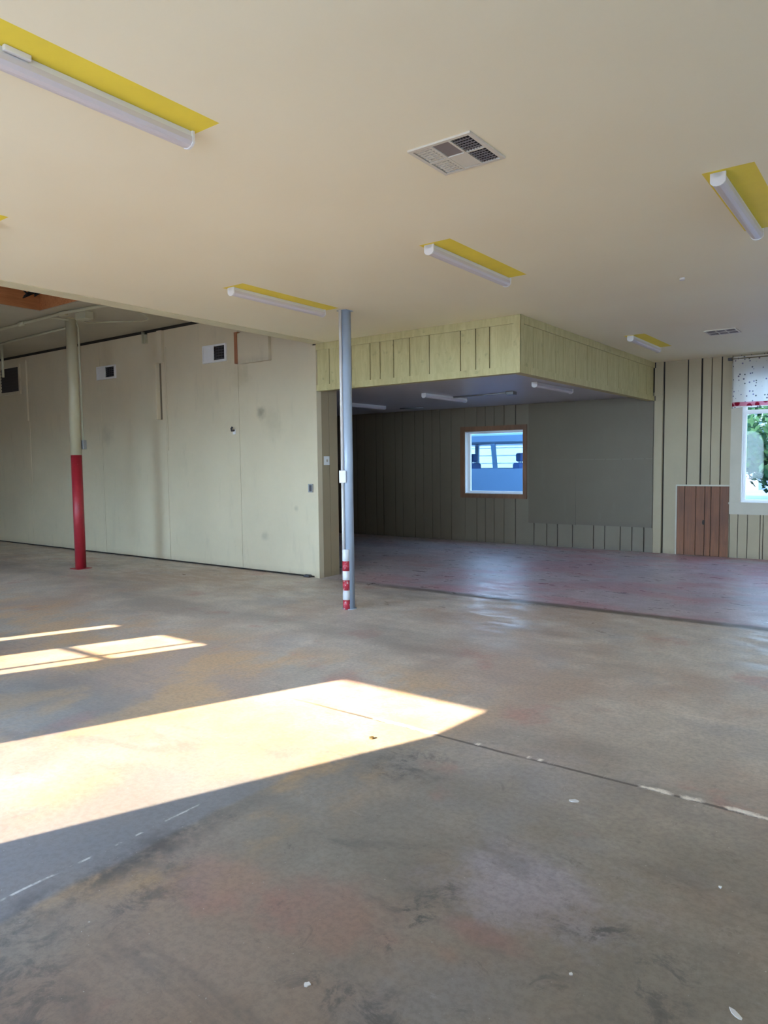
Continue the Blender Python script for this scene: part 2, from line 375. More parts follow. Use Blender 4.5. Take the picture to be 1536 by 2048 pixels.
# left bay wall: painted sheets with open joints, standing a little above the slab
seams = [XL, -15.9, -13.45, -11.04, -9.3, -7.66, Xe-.06]
mb = MB()
for a, b in zip(seams[:-1], seams[1:]):
    mb.box(a+.003, b-.003, Yw, Yw+.012, 0.022, Zl-.045)
mb.box(-9.418, -9.392, Yw-.012, Yw-.0005, 2.2, 3.06, 2)  # dark strip standing in for the shadow beside the thick batten
mb.box(XL, Xe-.005, Yw+.013, Yw+.40, 0, Zl+.06, 1)
struct('wall_left', mb, [M['sage'], M['gap'], M['board_back']])
struct('trim_2', MB().box(Xe-.075, Xe+.012, Yw-.02, Yw+.0, 0.0, Zc-.02).box(Xe-.004, Xe+.012, Yw+.0005, Yw+.07, 0, Zc-.02), M['sage'])
# return of that wall into the alcove, clad in boards
mb = MB()
for a, b in ((Yw+.075, Yw+.215), (Yw+.222, Yw+.385)):
    mb.box(Xe-.004, Xe+.01, a, b, 0.0, Za)
struct('wall_return', mb, M['plank'])
# battens on the left bay wall
for nm, x, w, z0, z1, d, lab in [
    ('wall_batten', -9.36, .11, 3.07, 3.55, .05, 'wide painted batten at the top of the seam left of the louvred wall vent'),
    ('wall_batten', -9.46, .08, 2.2, 3.065, .08, 'thick shadowed batten midway up the bay wall, below the wide top batten'),
    ('wall_batten', -9.27, .025, 1.72, 3.3, .012, 'thin strip batten covering the joint right of the thick shadowed batten'),
    ('wall_batten', -13.47, .09, 2.36, 3.48, .03, 'painted batten beside the dark square vent at far left'),
    ('wall_batten', -13.42, .04, 0.95, 2.34, .012, 'narrow lower batten under the batten beside the dark square vent')]:
    tag(MB().box(x-w/2, x+w/2, Yw-d, Yw-.0005, z0, z1, 0, .003).build(nm, M['sage']), lab, 'batten', 'wall battens')
# far walls of the bay, the alcove and the right side (mostly outside the frame)
struct('wall_bay_end', MB().box(XL-.12, XL, Yf, Yw+.4, 0, Zl+.06), M['sage'])
struct('wall_alcove_end', MB().box(XA-.1, XA, Yw+.4, Yb, 0, Za), M['board_back'])
mb = MB()
prev = Yf
for a, b in ((1.0, 2.6), (4.4, 7.2)):  # unseen openings added to let in fill light from the right
    mb.box(XR, XR+.12, prev, a, 0, Zc+.14).box(XR, XR+.12, a, b, 0, 1.1).box(XR, XR+.12, a, b, 2.6, Zc+.14); prev = b
mb.box(XR, XR+.12, prev, Yb, 0, Zc+.14)
struct('wall_right', mb, M['plank'])

# soffit over the alcove: boarded front and side, flat ceiling
def boards_x(mb, cuts, y0, y1, z0, z1, gap=.006, mi=0):
    for a, b in zip(cuts[:-1], cuts[1:]): mb.box(a+gap, b-gap, y0, y1, z0, z1, mi)
mb = MB()
Zh = 2.45
cx = [Xe+.012, -5.98, -5.62, -5.33, -5.18, -4.98, -4.75, -4.48, -4.07, -3.88, -3.71, Xs]
boards_x(mb, cx, Yw, Yw+.02, Zh, Zc-.001)
mb.box(Xe+.01, Xs-.03, Yw+.021, Yw+.06, Zh+.0, Zc-.001, 1)
cy = [Yw+.02, 7.3, 7.55, 7.9, 8.12, 8.5, 8.9, 9.2, 9.65, 10.1, 10.5, 11.0, 11.4, Yb]
for a, b in zip(cy[:-1], cy[1:]): mb.box(Xs-.02, Xs, a+.005, b-.005, Zh, Zc-.001)
mb.box(Xs-.06, Xs-.021, Yw+.06, Yb, Zh, Zc-.001, 1)
struct('wall_header', mb, [M['header'], M['gap']])
mb = MB()
mb.box(Xe+.013, Xs+.018, Yw-.018, Yw-.0005, Zc-.085, Zc-.001).box(Xs+.0005, Xs+.018, Yw-.018, Yb, Zc-.085, Zc-.001)
mb.box(Xe+.013, Xs+.016, Yw-.016, Yw-.0005, Zh-.03, Zh+.045).box(Xs+.0005, Xs+.016, Yw-.016, Yb, Zh-.03, Zh+.045)
mb.box(Xs-.06, Xs+.022, Yw-.022, Yw-.0181, Zh-.03, Zc-.001).box(Xs+.0181, Xs+.022, Yw-.022, Yw+.06, Zh-.03, Zc-.001)
mb.box(Xe+.014, Xs, Yw+.0005, Yw+.09, Zh-.03, Zh-.001).box(Xs-.09, Xs, Yw+.09, Yb-.03, Zh-.03, Zh-.001)
struct('trim_3', mb, M['header'])
mb = MB(); mb.box(XA, Xs-.062, Yw+.062, Yb, Za, Za+.05)
struct('ceiling_alcove', mb, M['alcove_ceiling'])

# back wall: vertical planks with open grooves; two window holes
W1 = (-6.79, -5.60, 0.90, 2.05); W2 = (-2.07, -0.55, 0.84, 2.78)
grooves = []
x = XA
while x < -5.95: grooves.append(x); x += random.choice((.2, .25, .3, .18))
grooves += [-5.75, -5.39, -5.15, -4.95, -4.68, -4.31, -4.12, -3.86, -3.67, -3.48, -3.33]
right = [-3.195, -2.84, -2.64, -2.5, -2.36, -2.215, -2.1, -1.97, -1.8, -1.76, -1.6, -1.42, -1.28, -1.1, -.9, -.75, -.5, -.3, -.1, .1, .35, .55, .8, 1.0, 1.3, 1.6, 1.9, 2.2, 2.5, 2.8, 3.1, 3.5, 3.8, 4.1, 4.5, 4.9, 5.2, XR]
def plank_wall(name, cuts, z1, mat, gaps):
    mb = MB()
    hx = [v for w in (W1, W2) for v in w[:2] if cuts[0] < v < cuts[-1]]
    allc = sorted(set(cuts) | set(hx))
    for i, (a, b) in enumerate(zip(allc[:-1], allc[1:])):
        ga = gaps(a) if a in cuts else 0; gb = gaps(b) if b in cuts else 0
        zs = [(0.0, z1)]
        for w in (W1, W2):
            if a >= w[0]-1e-6 and b <= w[1]+1e-6: zs = [(0.0, w[2]), (w[3], z1)]
        for z0, zz in zs:
            if zz > z0 and b-gb > a+ga: mb.box(a+ga, b-gb, Yb, Yb+.018, z0, zz)
    # backing behind the grooves
    ed = sorted({cuts[0], cuts[-1]} | set(hx))
    for a, b in zip(ed[:-1], ed[1:]):
        zs = [(0.0, z1)]
        for w in (W1, W2):
            if a >= w[0]-1e-6 and b <= w[1]+1e-6: zs = [(0.0, w[2]), (w[3], z1)]
        for z0, zz in zs: mb.box(a, b, Yb+.0185, Yb+.15, z0, zz if zz < z1 else Zc+.1, 1)
    return struct(name, mb, [mat, M['gap']])
wide = {-3.195: .012, -2.84: .009, -2.64: .013, -2.5: .006, -2.36: .009, -2.215: .005}
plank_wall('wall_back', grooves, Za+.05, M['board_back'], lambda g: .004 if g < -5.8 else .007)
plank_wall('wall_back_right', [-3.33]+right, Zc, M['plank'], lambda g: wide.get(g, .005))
struct('trim_4', MB().box(-3.335, -3.21, Yb-.02, Yb-.0005, 0, Zh-.031, 0, .004).box(-3.335, -3.21, Yb-.02, Yb-.0005, Zh+.046, Zc-.09), M['plank'])
# sheet board over the alcove planks
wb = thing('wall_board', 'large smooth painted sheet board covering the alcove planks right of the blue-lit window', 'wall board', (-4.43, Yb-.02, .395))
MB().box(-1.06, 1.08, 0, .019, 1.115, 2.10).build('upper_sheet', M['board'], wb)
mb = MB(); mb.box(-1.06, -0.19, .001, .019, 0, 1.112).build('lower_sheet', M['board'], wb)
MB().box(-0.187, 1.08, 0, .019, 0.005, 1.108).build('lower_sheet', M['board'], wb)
# bare brown planks
wp = thing('plank_panel', 'bare brown wood plank panel low on the back wall, left of the curtained window', 'wood panel', (-2.6, Yb-.016, 0))
for a, b in ((-.37, -.262), (-.256, -.098), (-.092, .03), (.038, .118), (.126, .245), (.25, .372)):
    MB().box(a, b, 0, .012, .004, 1.075, 0, .003).build('plank', M['brown_wood'], wp)
MB().box(-.369, .371, .0125, .0158, .002, 1.075).build('backing', M['gap'], wp)
MB().box(-.385, .378, -.006, .0155, 1.076, 1.10).box(-.392, -.372, -.006, .0155, 0, 1.10).build('edge_strip', M['casing'], wp)
mb = MB(); mb.prism([(.02+.02*math.cos(a), -.001, .52+.04*math.sin(a)) for a in [k*math.pi/5 for k in range(10)]], (0, .003, 0))
mb.build('dark_knot', M['gap'], wp)

# windows -------------------------------------------------------------------
def ring(mb, x0, x1, z0, z1, y0, y1, w, mi=0):
    wl, wr_, wb_, wt = w if isinstance(w, tuple) else (w,)*4
    mb.box(x0, x0+wl, y0, y1, z0, z1, mi).box(x1-wr_, x1, y0, y1, z0, z1, mi)
    mb.box(x0+wl, x1-wr_, y0, y1, z0, z0+wb_, mi).box(x0+wl, x1-wr_, y0, y1, z1-wt, z1, mi); return mb
w1 = bpy.data.objects.new('window_1', None); COL.objects.link(w1); w1.location = ((W1[0]+W1[1])/2, Yb, W1[2]); w1['kind'] = 'structure'
w1['label'] = 'small square alcove window framed in brown wood trim'
cxw = (W1[1]-W1[0])/2; hh = W1[3]-W1[2]
ring(MB(), -cxw-.09, cxw+.075, -.08, hh+.09, -.022, -.0005, (.09, .075, .08, .09)).build('casing', M['brown_trim'], w1)
ring(MB(), -cxw, cxw, 0, hh, 0, .16, .012).build('reveal', M['white_paint'], w1)
ring(MB(), -cxw+.012, cxw-.012, .012, hh-.012, .09, .14, (.05, .03, .035, .03)).build('sash', M['white_paint'], w1)
MB().box(-cxw+.062, cxw-.042, .113, .117, .047, hh-.042).build('pane', M['glass'], w1)
w2 = bpy.data.objects.new('window_2', None); COL.objects.link(w2); w2.location = ((W2[0]+W2[1])/2, Yb, W2[2]); w2['kind'] = 'structure'
w2['label'] = 'tall window at right edge with painted casing and valance over its top'
cx2 = (W2[1]-W2[0])/2; h2 = W2[3]-W2[2]
ring(MB(), -cx2-.15, cx2+.15, -.18, h2+.12, -.024, -.0005, (.15, .15, .18, .12)).build('casing', M['casing'], w2)
ring(MB(), -cx2, cx2, 0, h2, 0, .16, .015).build('reveal', M['white_paint'], w2)
mb = ring(MB(), -cx2+.015, cx2-.015, .015, h2-.015, .05, .1, (.035, .035, .03, .04)); mb.box(-cx2+.05, cx2-.05, .05, .1, 1.31, 1.37)
mb.build('sash', M['white_paint'], w2)
MB().box(-cx2+.05, cx2-.05, .073, .077, .045, 1.31).build('pane', M['glass'], w2)
MB().box(-cx2+.05, cx2-.05, .073, .077, 1.37, h2-.055).build('pane', M['glass'], w2)
MB().box(-cx2-.16, cx2+.16, -.04, -.0245, -.03, -.0).build('window_stool', M['casing'], w2)

# valance on its rod
va = thing('curtain_valance', 'white valance with speckled print and red hem over the right-hand window', 'curtain', (-1.31, Yb-.025, 2.24))
mb = MB()
X0, X1 = -.87, .87
pts = [(-.90, 0.0), (-.885, -.05)]
n = 150
for i in range(n+1):
    u = i/n; xx = X0+(X1-X0)*u
    pts.append((xx, -.085-.014*math.sin(u*46)-.006*math.sin(u*17+1)))
pts += [(.885, -.05), (.90, 0)]
zs = [0.0, .02, .1, .3, .5, .66, .72, .745]
grid = []
for k, zz in enumerate(zs):
    amp = 1.0 if zz < .6 else (.5 if zz < .7 else .25)
    if zz >= .7: amp = .6
    rowv = []
    for (xx, yy) in pts:
        y2 = yy if abs(xx) > .872 else -.085+(yy+.085)*amp+(.022 if abs(zz-.69) < .04 else 0)
        rowv.append(mb.bm.verts.new((xx, y2, zz+.006*math.sin(xx*24)*(1-zz))))
    grid.append(rowv)
for k in range(len(grid)-1):
    for i in range(len(pts)-1):
        f = mb.bm.faces.new((grid[k][i], grid[k][i+1], grid[k+1][i+1], grid[k+1][i])); f.smooth = True
vo = mb.build('valance_cloth', M['cotton'], va)
vo.location = (0, 0, 0)
mb = MB(); mb.tube([(-.93, -.0, .715), (-.93, -.066, .718), (-.90, -.072, .718), (.90, -.072, .718), (.93, -.066, .718), (.93, 0, .715)], .008, 10)
mb.build('curtain_rod', M['brass'], va)
MB().box(-.955, -.905, -.078, 0, .70, .74, 0, .004).build('rod_bracket', M['dark_grille'], va)
# object-space Z of the cloth starts at the hem, so shift its print there
t = M['cotton'].node_tree
for nd in t.nodes:
    if nd.type == 'MAP_RANGE':
        a, b = nd.inputs[1].default_value, nd.inputs[2].default_value
        if a > 2 or b > 2: nd.inputs[1].default_value = a-2.23; nd.inputs[2].default_value = b-2.23

# ------------------------------------------------------------------ light fixtures
FG = 'unlit fluorescent strip lights'
def make_fixture(loc, label, L=1.2, w=.072):
    t = thing('strip_light', label, 'ceiling light', loc, 0, FG)
    mb = MB(); mb.box(-w/2+.008, w/2-.008, 0, L, -.03, -.0005, 0, .003); mb.build('housing', M['white_metal'], t)
    mb = MB()
    prof = [(-w/2, -.028), (-w/2, -.05), (-w/2+.012, -.064), (-w/2+.03, -.069), (w/2-.03, -.069), (w/2-.012, -.064), (w/2, -.05), (w/2, -.028)]
    mb.prism([(a, .012, b) for a, b in prof], (0, L-.024, 0)); mb.build('diffuser', M['diffuser'], t)
    for y in (0, L-.012):
        mb = MB(); q = [(-w/2-.003, -.002), (-w/2-.003, -.052), (-w/2+.011, -.067), (-w/2+.029, -.073), (w/2-.029, -.073), (w/2-.011, -.067), (w/2+.003, -.052), (w/2+.003, -.002)]
        mb.prism([(a, y, b) for a, b in q], (0, .012, 0)); mb.build('end_cap', M['white_metal'], t)
    return t
labs = ['strip light at top left of the picture, its far end on a wide yellow stripe',
        'strip light on yellow stripe in the ceiling middle, below the square air register',
        'strip light on yellow stripe ending just left of the blue column top',
        'strip light on yellow patch at the right edge of the near ceiling, cut by frame',
        'small far strip light on the ceiling right of the boarded soffit',
        'strip light at left edge, only the tip of its yellow stripe in the picture']
slots = fixture_slots()
fx = make_fixture((slots[0][0]+.07, slots[0][1]+.02, Zc), labs[0])
mb = MB(); mb.box(.034, .052, .34, .44, -.022, -.0005, 0, .003); mb.build('mounting_clip', M['white_metal'], fx)
base = make_fixture((slots[1][0]+.07, slots[1][1]+.02, Zc), labs[1])
for s, lb in zip(slots[2:], labs[2:]): dup(base, (s[0]+.076, s[1]+.025, Zc), lb)
for (x, y), lb in zip([(-3.92, 8.55), (-5.78, 8.82), (-7.62, 9.15)],
    ['strip light on the alcove ceiling nearest the soffit corner', 'middle strip light on the alcove ceiling above the small window', 'strip light deep in the dark alcove just right of the blue column']):
    dup(base, (x, y, Za), lb)
mb = MB(); mb.tube([(-5.75, 9.62, Za-.012), (-5.3, 9.6, Za-.012), (-4.75, 9.55, Za-.012)], .011, 8)
mb.box(-4.80, -4.68, 9.49, 9.61, Za-.045, Za-.0005, 0, .005)
tag(mb.build('ceiling_conduit', M['steel']), 'thin conduit with junction box on the alcove ceiling between two strip lights', 'conduit')
tag(MB().tube([(-7.7, 10.95, Za-.012), (-7.25, 11.05, Za-.012)], .016, 8).build('ceiling_conduit', M['steel']), 'short conduit on the alcove ceiling past the deepest strip light', 'conduit')

# ------------------------------------------------------------------ ceiling registers
def register(loc, w, h, label, cells):
    t = thing('air_register', label, 'air vent', loc)
    g = .012
    mb = MB()
    def zbox(x0, x1, y0, y1, z0, z1): mb.box(x0, x1, y0, y1, z0, z1)
    f = .02
    zbox(-w/2, w/2, -h/2, -h/2+f, -.01, -.0005); zbox(-w/2, w/2, h/2-f, h/2, -.01, -.0005)
    zbox(-w/2, -w/2+f, -h/2+f, h/2-f, -.01, -.0005); zbox(w/2-f, w/2, -h/2+f, h/2-f, -.01, -.0005)
    q3 = (w-2*f)/6
    for xx in (-q3, q3): zbox(xx-.006, xx+.006, -h/2+f, h/2-f, -.0105, -.0005)
    for a, b in ((-w/2+f, -q3-.006), (-q3+.006, q3-.006), (q3+.006, w/2-f)): zbox(a, b, -.006, .006, -.0105, -.0005)
    mb.build('frame', M['vent_paint'], t)
    MB().box(-w/2+f, w/2-f, -h/2+f, h/2-f, -.0015, -.0008).build('duct', M['dark_hole'], t)
    # three by two cells: pale slotted blades, a grey damper with a blank plate, and dark egg-crate cells
    ix0, ix1, iy0, iy1 = -w/2+f, w/2-f, -h/2+f, h/2-f
    cwx, cwy = (ix1-ix0)/3, (iy1-iy0)/2
    for i in range(3):
        for k in range(2):
            x0, x1, y0, y1 = ix0+cwx*i+.006, ix0+cwx*(i+1)-.006, iy0+cwy*k+.006, iy0+cwy*(k+1)-.006
            kind = cells[i][k]; mb = MB()
            if kind == 'slot':
                for q in range(6): mb.box(x0, x1, y0+(y1-y0)*q/6, y0+(y1-y0)*(q+.66)/6, -.008, -.004)
                for q in range(3): mb.box(x0+(x1-x0)*(q+.5)/3-.003, x0+(x1-x0)*(q+.5)/3+.003, y0, y1, -.0095, -.008)
                mb.build('louvre', M['vent_paint'], t)
            elif kind == 'damper': mb.box(x0, x1, y0, y1, -.005, -.003); mb.build('damper', M['damper'], t)
            elif kind == 'blank': mb.box(x0, x1, y0, y1, -.0085, -.004); mb.build('blank_plate', M['vent_paint'], t)
            else:
                for q in range(1, 6): mb.box(x0+(x1-x0)*q/6-.001, x0+(x1-x0)*q/6+.001, y0, y1, -.009, -.005)
                for q in range(1, 6): mb.box(x0, x1, y0+(y1-y0)*q/6-.0014, y0+(y1-y0)*q/6+.0014, -.0095, -.0055)
                mb.build('egg_crate', M['damper'], t)
    return t
register((-1.87, 3.17, Zc), .35, .36, 'square white louvred air register on the near ceiling, partly dark', (('slot', 'slot'), ('damper', 'blank'), ('crate', 'crate')))
register((-1.9, 9.45, Zc), .35, .36, 'small far air register on the ceiling above the brown plank panel', (('crate', 'crate'), ('damper', 'crate'), ('crate', 'crate')))

# ------------------------------------------------------------------ wall vents on the left bay wall
VG = 'small wall vents high on the bay wall'
def wall_vent(cx, cz, w, h, label):
    t = thing('wall_vent', label, 'wall vent', (cx, Yw, cz), 0, VG)
    ring(MB(), -w/2, w/2, -h/2, h/2, -.03, -.0005, (.02, .025, .03, .025)).build('frame', M['white_metal'], t)
    MB().box(-w/2+.02, .0, -.024, -.0005, -h/2+.03, h/2-.025, 0, .002).box(-.025, .0, -.029, -.0005, -h/2+.03, h/2-.025).build('sliding_cover', M['white_metal'], t)
    MB().box(.0, w/2-.025, -.004, -.0005, -h/2+.03, h/2-.025).build('opening', M['dark_hole'], t)
    mb = MB(); 
    for k in range(5):
        zz = -h/2+.03+(h-.055)*(k+.5)/5; mb.box(.0, w/2-.025, -.012, -.009, zz-.006, zz+.006)
    for k in range(4):
        xx = (w/2-.025)*(k+.5)/4; mb.box(xx-.004, xx+.004, -.009, -.006, -h/2+.03, h/2-.025)
    mb.build('grille', M['dark_grille'], t); return t
wall_vent(-8.13, 3.085, .50, .25, 'white wall vent with half-closed cover beside the flap with the brown edge')
wall_vent(-10.84, 3.04, .53, .22, 'white wall vent with half-closed cover just right of the red and cream column')
t = thing('wall_vent', 'dark square wall vent with painted frame at the far left edge', 'wall vent', (-14.06, Yw, 3.16), 0, VG)
ring(MB(), -.40, .40, -.28, .28, -.03, -.0005, .05).build('frame', M['sage'], t)
MB().box(-.35, .35, -.006, -.0005, -.23, .23).build('opening', M['damp_dark'], t)
mb = MB()
for k in range(8): mb.box(-.35, .35, -.016, -.010, -.22+.057*k, -.20+.057*k)
mb.build('grille', M['damp_dark'], t)
# cover flap with raw edge
t = thing('wall_flap', 'square painted board flap under the ceiling, raw brown wood on its left edge', 'board', (-7.32, Yw, 2.885))
MB().box(-.285, .32, -.055, -.0005, 0, .42, 0, .004).build('flap_board', M['sage'], t)
MB().box(-.345, -.287, -.06, -.0005, .01, .44).build('raw_edge', M['rust_edge'], t)
# little hook, bracket, latch, door stop
t = thing('wall_hook', 'small dark hook on a paint-chipped spot of the bay wall', 'hook', (-7.77, Yw, 1.96))
MB().box(-.03, .03, -.004, -.0005, -.04, .03, 0, .001).build('plate', M['white_paint'], t)
MB().tube([(0, -.004, .015), (0, -.05, .01), (.015, -.07, .04), (.03, -.06, .06)], .014, 8).build('hook', M['dark_grille'], t)
t = thing('pipe_bracket', 'small pale bracket hanging at the top of the bay wall left of the wide batten', 'bracket', (-9.78, Yw, 3.40))
MB().box(-.012, .012, -.05, -.0005, 0, .18).box(.05, .07, -.05, -.0005, .0, .16).box(-.012, .07, -.05, -.0005, .13, .16).build('strap', M['conduit_sage'], t)
t = thing('outlet_box', 'small dark metal box on the bay wall edge beside the corner trim', 'outlet', (-6.305, Yw-.02, 1.12))
MB().box(-.035, .035, -.025, .019, 0, .11, 0, .004).build('box', M['steel'], t)
MB().box(-.012, .03, -.029, -.024, .015, .095).build('cover', M['dark_grille'], t)
tag(MB().tube([(-1.62, 6.45, Zc-.001), (-1.62, 6.45, Zc-.02)], .022, 12).build('ceiling_plug', M['white_paint']), 'tiny white round plug on the bare ceiling left of the far air register', 'plug')
tag(MB().box(-6.44, -6.34, Yw-.06, Yw-.001, 0, .035, 0, .008).build('rubber_wedge', M['dark_grille']), 'small black wedge on the floor against the foot of the bay wall', 'wedge')
# light switch on the return
t = thing('light_switch', 'small white light switch plate on the wall return left of the blue column', 'light switch', (Xe+.0105, Yw+.155, 1.53))
MB().box(0, .008, -.055, .055, -.058, .058, 0, .003).build('plate', M['white_paint'], t)
MB().box(.008, .018, -.008, .008, -.016, .016, 0, .002).build('toggle', M['casing'], t)

# ------------------------------------------------------------------ columns
c1 = thing('column', 'blue-painted steel column with conduit and red-white striped foot, mid floor', 'column', (-4.64, 5.655, 0), 0, 'steel pipe columns')
ca = math.atan2(5.655, -4.64)                 # direction the camera sees it from
toc = Vector((4.64, -5.655, 0)).normalized(); lft = Vector((toc.y, -toc.x, 0))*1.0
if lft.dot(Vector((-1, -1, 0))) < 0: lft = -lft
mb = MB(); mb.tube([(0, 0, 0.008), (0, 0, Zc-.006)], .058, 32); mb.build('shaft', M['blue_paint'], c1)
mb = MB(); mb.tube([(0, 0, 0), (0, 0, .008)], .075, 32, smooth=False); mb.build('base_plate', M['blue_paint'], c1)
mb = MB(); mb.box(-.06, .06, -.06, .06, Zc-.006, Zc-.0005); mb.build('top_plate', M['blue_paint'], c1)
cp = lft*.050+toc*.052
zbox = 1.36
cd = MB(); cd.tube([(cp.x, cp.y, .62), (cp.x, cp.y, zbox-.05)], .015, 12); cd.tube([(cp.x, cp.y, zbox+.05), (cp.x, cp.y, Zc-.002)], .015, 12)
cd = cd.build('conduit', M['conduit'], c1)
jb = MB(); jb.box(-.032, .032, -.028, .028, -.06, .06, 0, .005); jb = jb.build('junction_box', M['conduit'], c1)
jb.location = (cp.x, cp.y, zbox); jb.rotation_euler = (0, 0, math.atan2(toc.y, toc.x)-math.pi/2)
jc = MB(); jc.box(-.034, .034, .028, .034, -.062, .062, 0, .003); jc.build('box_cover', M['white_paint'], jb)
zz = [0.0, .10, .20, .305, .40, .50, .62]
gm = MB()
gp = lft*.028+toc*.040
for k in range(6):
    a, b = zz[k], zz[k+1]
    n = 10
    ring0 = []
    for z_ in (a, b):
        rr = []
        for i in range(n+1):
            th = -1.5+3.0*i/n
            p = gp+(toc*math.cos(th)+lft*math.sin(th))*.038
            rr.append(gm.bm.verts.new((p.x, p.y, max(z_, .002))))
        ring0.append(rr)
    for i in range(n):
        f = gm.bm.faces.new((ring0[0][i], ring0[0][i+1], ring0[1][i+1], ring0[1][i])); f.material_index = 0 if k % 2 == 0 else 1; f.smooth = True
go = gm.build('striped_guard', [M['band_red'], M['band_white']], c1)
so = go.modifiers.new('thickness', 'SOLIDIFY'); so.thickness = .005; so.offset = -1
go['label'] = 'red and white striped guard'

c2 = thing('column', 'cream column with red lower half in the left bay', 'column', (-9.78, 5.735, 0), 0, 'steel pipe columns')
MB().tube([(0, 0, 1.655), (0, 0, Zl-.01)], .074, 32).build('shaft', M['cream'], c2)
MB().tube([(0, 0, .006), (0, 0, 1.6545)], .0755, 32).build('red_lower_shaft', M['red_paint'], c2)
MB().box(-.11, .11, -.11, .11, 0, .006).build('base_plate', M['red_paint'], c2)
MB().box(-.1, .1, -.1, .1, Zl-.01, Zl-.0005).build('top_plate', M['cream'], c2)
toc2 = Vector((9.78, -5.735, 0)).normalized(); rgt = Vector((-toc2.y, toc2.x, 0))
q = rgt*.098
MB().tube([(q.x*.2, q.y*.2-.35, Zl-.03), (q.x*.7, q.y*.7-.12, Zl-.03), (q.x, q.y-.03, Zl-.05), (q.x, q.y, Zl-.12), (q.x, q.y, 1.87)], .014, 10).build('conduit', M['conduit_sage'], c2)
MB().box(q.x-.03, q.x+.045, q.y-.03, q.y+.03, 1.74, 1.87, 0, .006).build('outlet_box', M['steel'], c2)

# conduits and cable under the left bay ceiling
mb = MB(); mb.tube([(-15.5, 5.40, Zl-.036), (-11.2, 5.40, Zl-.036), (-9.3, 5.36, Zl-.036), (-8.1, 5.5, Zl-.036), (-6.6, 5.62, Zl-.036)], .02, 8)
for xx in (-10.55, -9.45): mb.tube([(xx, 5.385, Zl-.036), (xx+.16, 5.385, Zl-.036)], .032, 8)
tag(mb.build('bay_conduit', M['conduit_sage']), 'pale conduit with couplings under the bay ceiling, passing the cream column top', 'conduit')
tag(MB().tube([(-15.5, 6.16, Zl-.02), (-11.0, 6.02, Zl-.02), (-10.2, 6.0, Zl-.02)], .016, 8).build('bay_conduit', M['conduit_sage']), 'thin second conduit under the bay ceiling, farther back than the pale one', 'conduit')
tag(MB().tube([(-12.78, 6.2, Zl-.001), (-12.78, 6.2, 3.05)], .022, 8).build('drop_pipe', M['conduit_sage']), 'short vertical pipe dropping from the bay ceiling at the left edge', 'pipe')
pts = [(-9.0+.55*math.cos(a), 5.95+.35*math.sin(a), Zl-.02-.03*(1+math.sin(a*2))) for a in [k*math.pi/14-.4 for k in range(20)]]
tag(MB().tube(pts, .009, 8).build('loose_cable', M['conduit_sage']), 'loose loop of cable under the bay ceiling right of the cream column', 'cable')
tag(MB().box(-9.35, -9.1, 5.55, 5.67, Zl-.10, Zl-.0005, 0, .006).build('junction_box', M['conduit_sage']), 'painted junction box on the bay ceiling right of the cream column top', 'electrical box')

# ------------------------------------------------------------------ paint flakes on the floor
def flake(x, y, r, label, mat='white_paint', asp=1.6, rot=0.4, h=.003):
    mb = MB(); n = 9; pts = []
    for i in range(n):
        a = i*2*math.pi/n; rr = r*random.uniform(.6, 1.15)
        px, py = rr*asp*math.cos(a), rr*math.sin(a)
        pts.append((px*math.cos(rot)-py*math.sin(rot), px*math.sin(rot)+py*math.cos(rot), .0002))
    mb.prism(pts, (0, 0, h)); o = mb.build('paint_flake', M[mat]); o.location = (x, y, 0)
    tag(o, label, 'debris', 'loose flakes on the concrete'); return o
flake(-1.16, 2.95, .014, 'largest white paint flake lying alone on the floor, nearer than the white-smeared joint')
flake(-1.36, 1.44, .010, 'small white flake low in the picture, left of bottom centre', asp=1.0)
flake(-.5, 2.63, .008, 'tiny white flake on the right foreground floor nearest the smeared joint', asp=1.0)
flake(-.76, 1.92, .006, 'tiny white flake at lower right of the foreground floor', asp=1.1)
flake(-.34, 2.03, .010, 'thin pale sliver in the bottom right corner of the floor', asp=2.6, rot=-.6)
flake(-2.33, 3.01, .012, 'small dark crumb lying inside the big sunlit patch', 'brass', 1.4, .8, .01)

# ------------------------------------------------------------------ front wall behind the camera, with sun openings and an added opening for sky fill
DO = (-5.00, -3.68, 0.0, 2.30)
WA = (-7.21, -6.54, .75, 2.35); WB = (-7.95, -7.77, .75, 2.35); GD = (-11.3, -10.45, 0.3, 1.95); FILL = (-3.25, 1.0, 1.3, 2.6)  # last opening is made up, lets in sky light without sun
holes = sorted([GD, WB, WA, DO, FILL])
mb = MB(); prev = XL
Ztop = Zl+.42
for h in holes:
    mb.box(prev, h[0], Yf-.12, Yf, 0, Ztop)
    if h[2] > 0: mb.box(h[0], h[1], Yf-.12, Yf, 0, h[2])
    mb.box(h[0], h[1], Yf-.12, Yf, h[3], Ztop); prev = h[1]
mb.box(prev, XR, Yf-.12, Yf, 0, Ztop)
struct('wall_front', mb, M['plank'])
def thin(name, mb, mat): return struct(name, mb, mat)
mb = MB(); mb.prism([(-3.68, Yf-.06, 1.98), (-3.68, Yf-.06, 2.3), (-3.88, Yf-.06, 2.3)], (0, .05, 0)); struct('trim_5', mb, M['casing'])
mb = MB(); mb.box(WA[0], WA[1], Yf-.07, Yf-.04, 1.93, 1.965).box(-6.735, -6.70, Yf-.07, Yf-.04, WA[2], WA[3]); struct('window_3', mb, M['casing'])

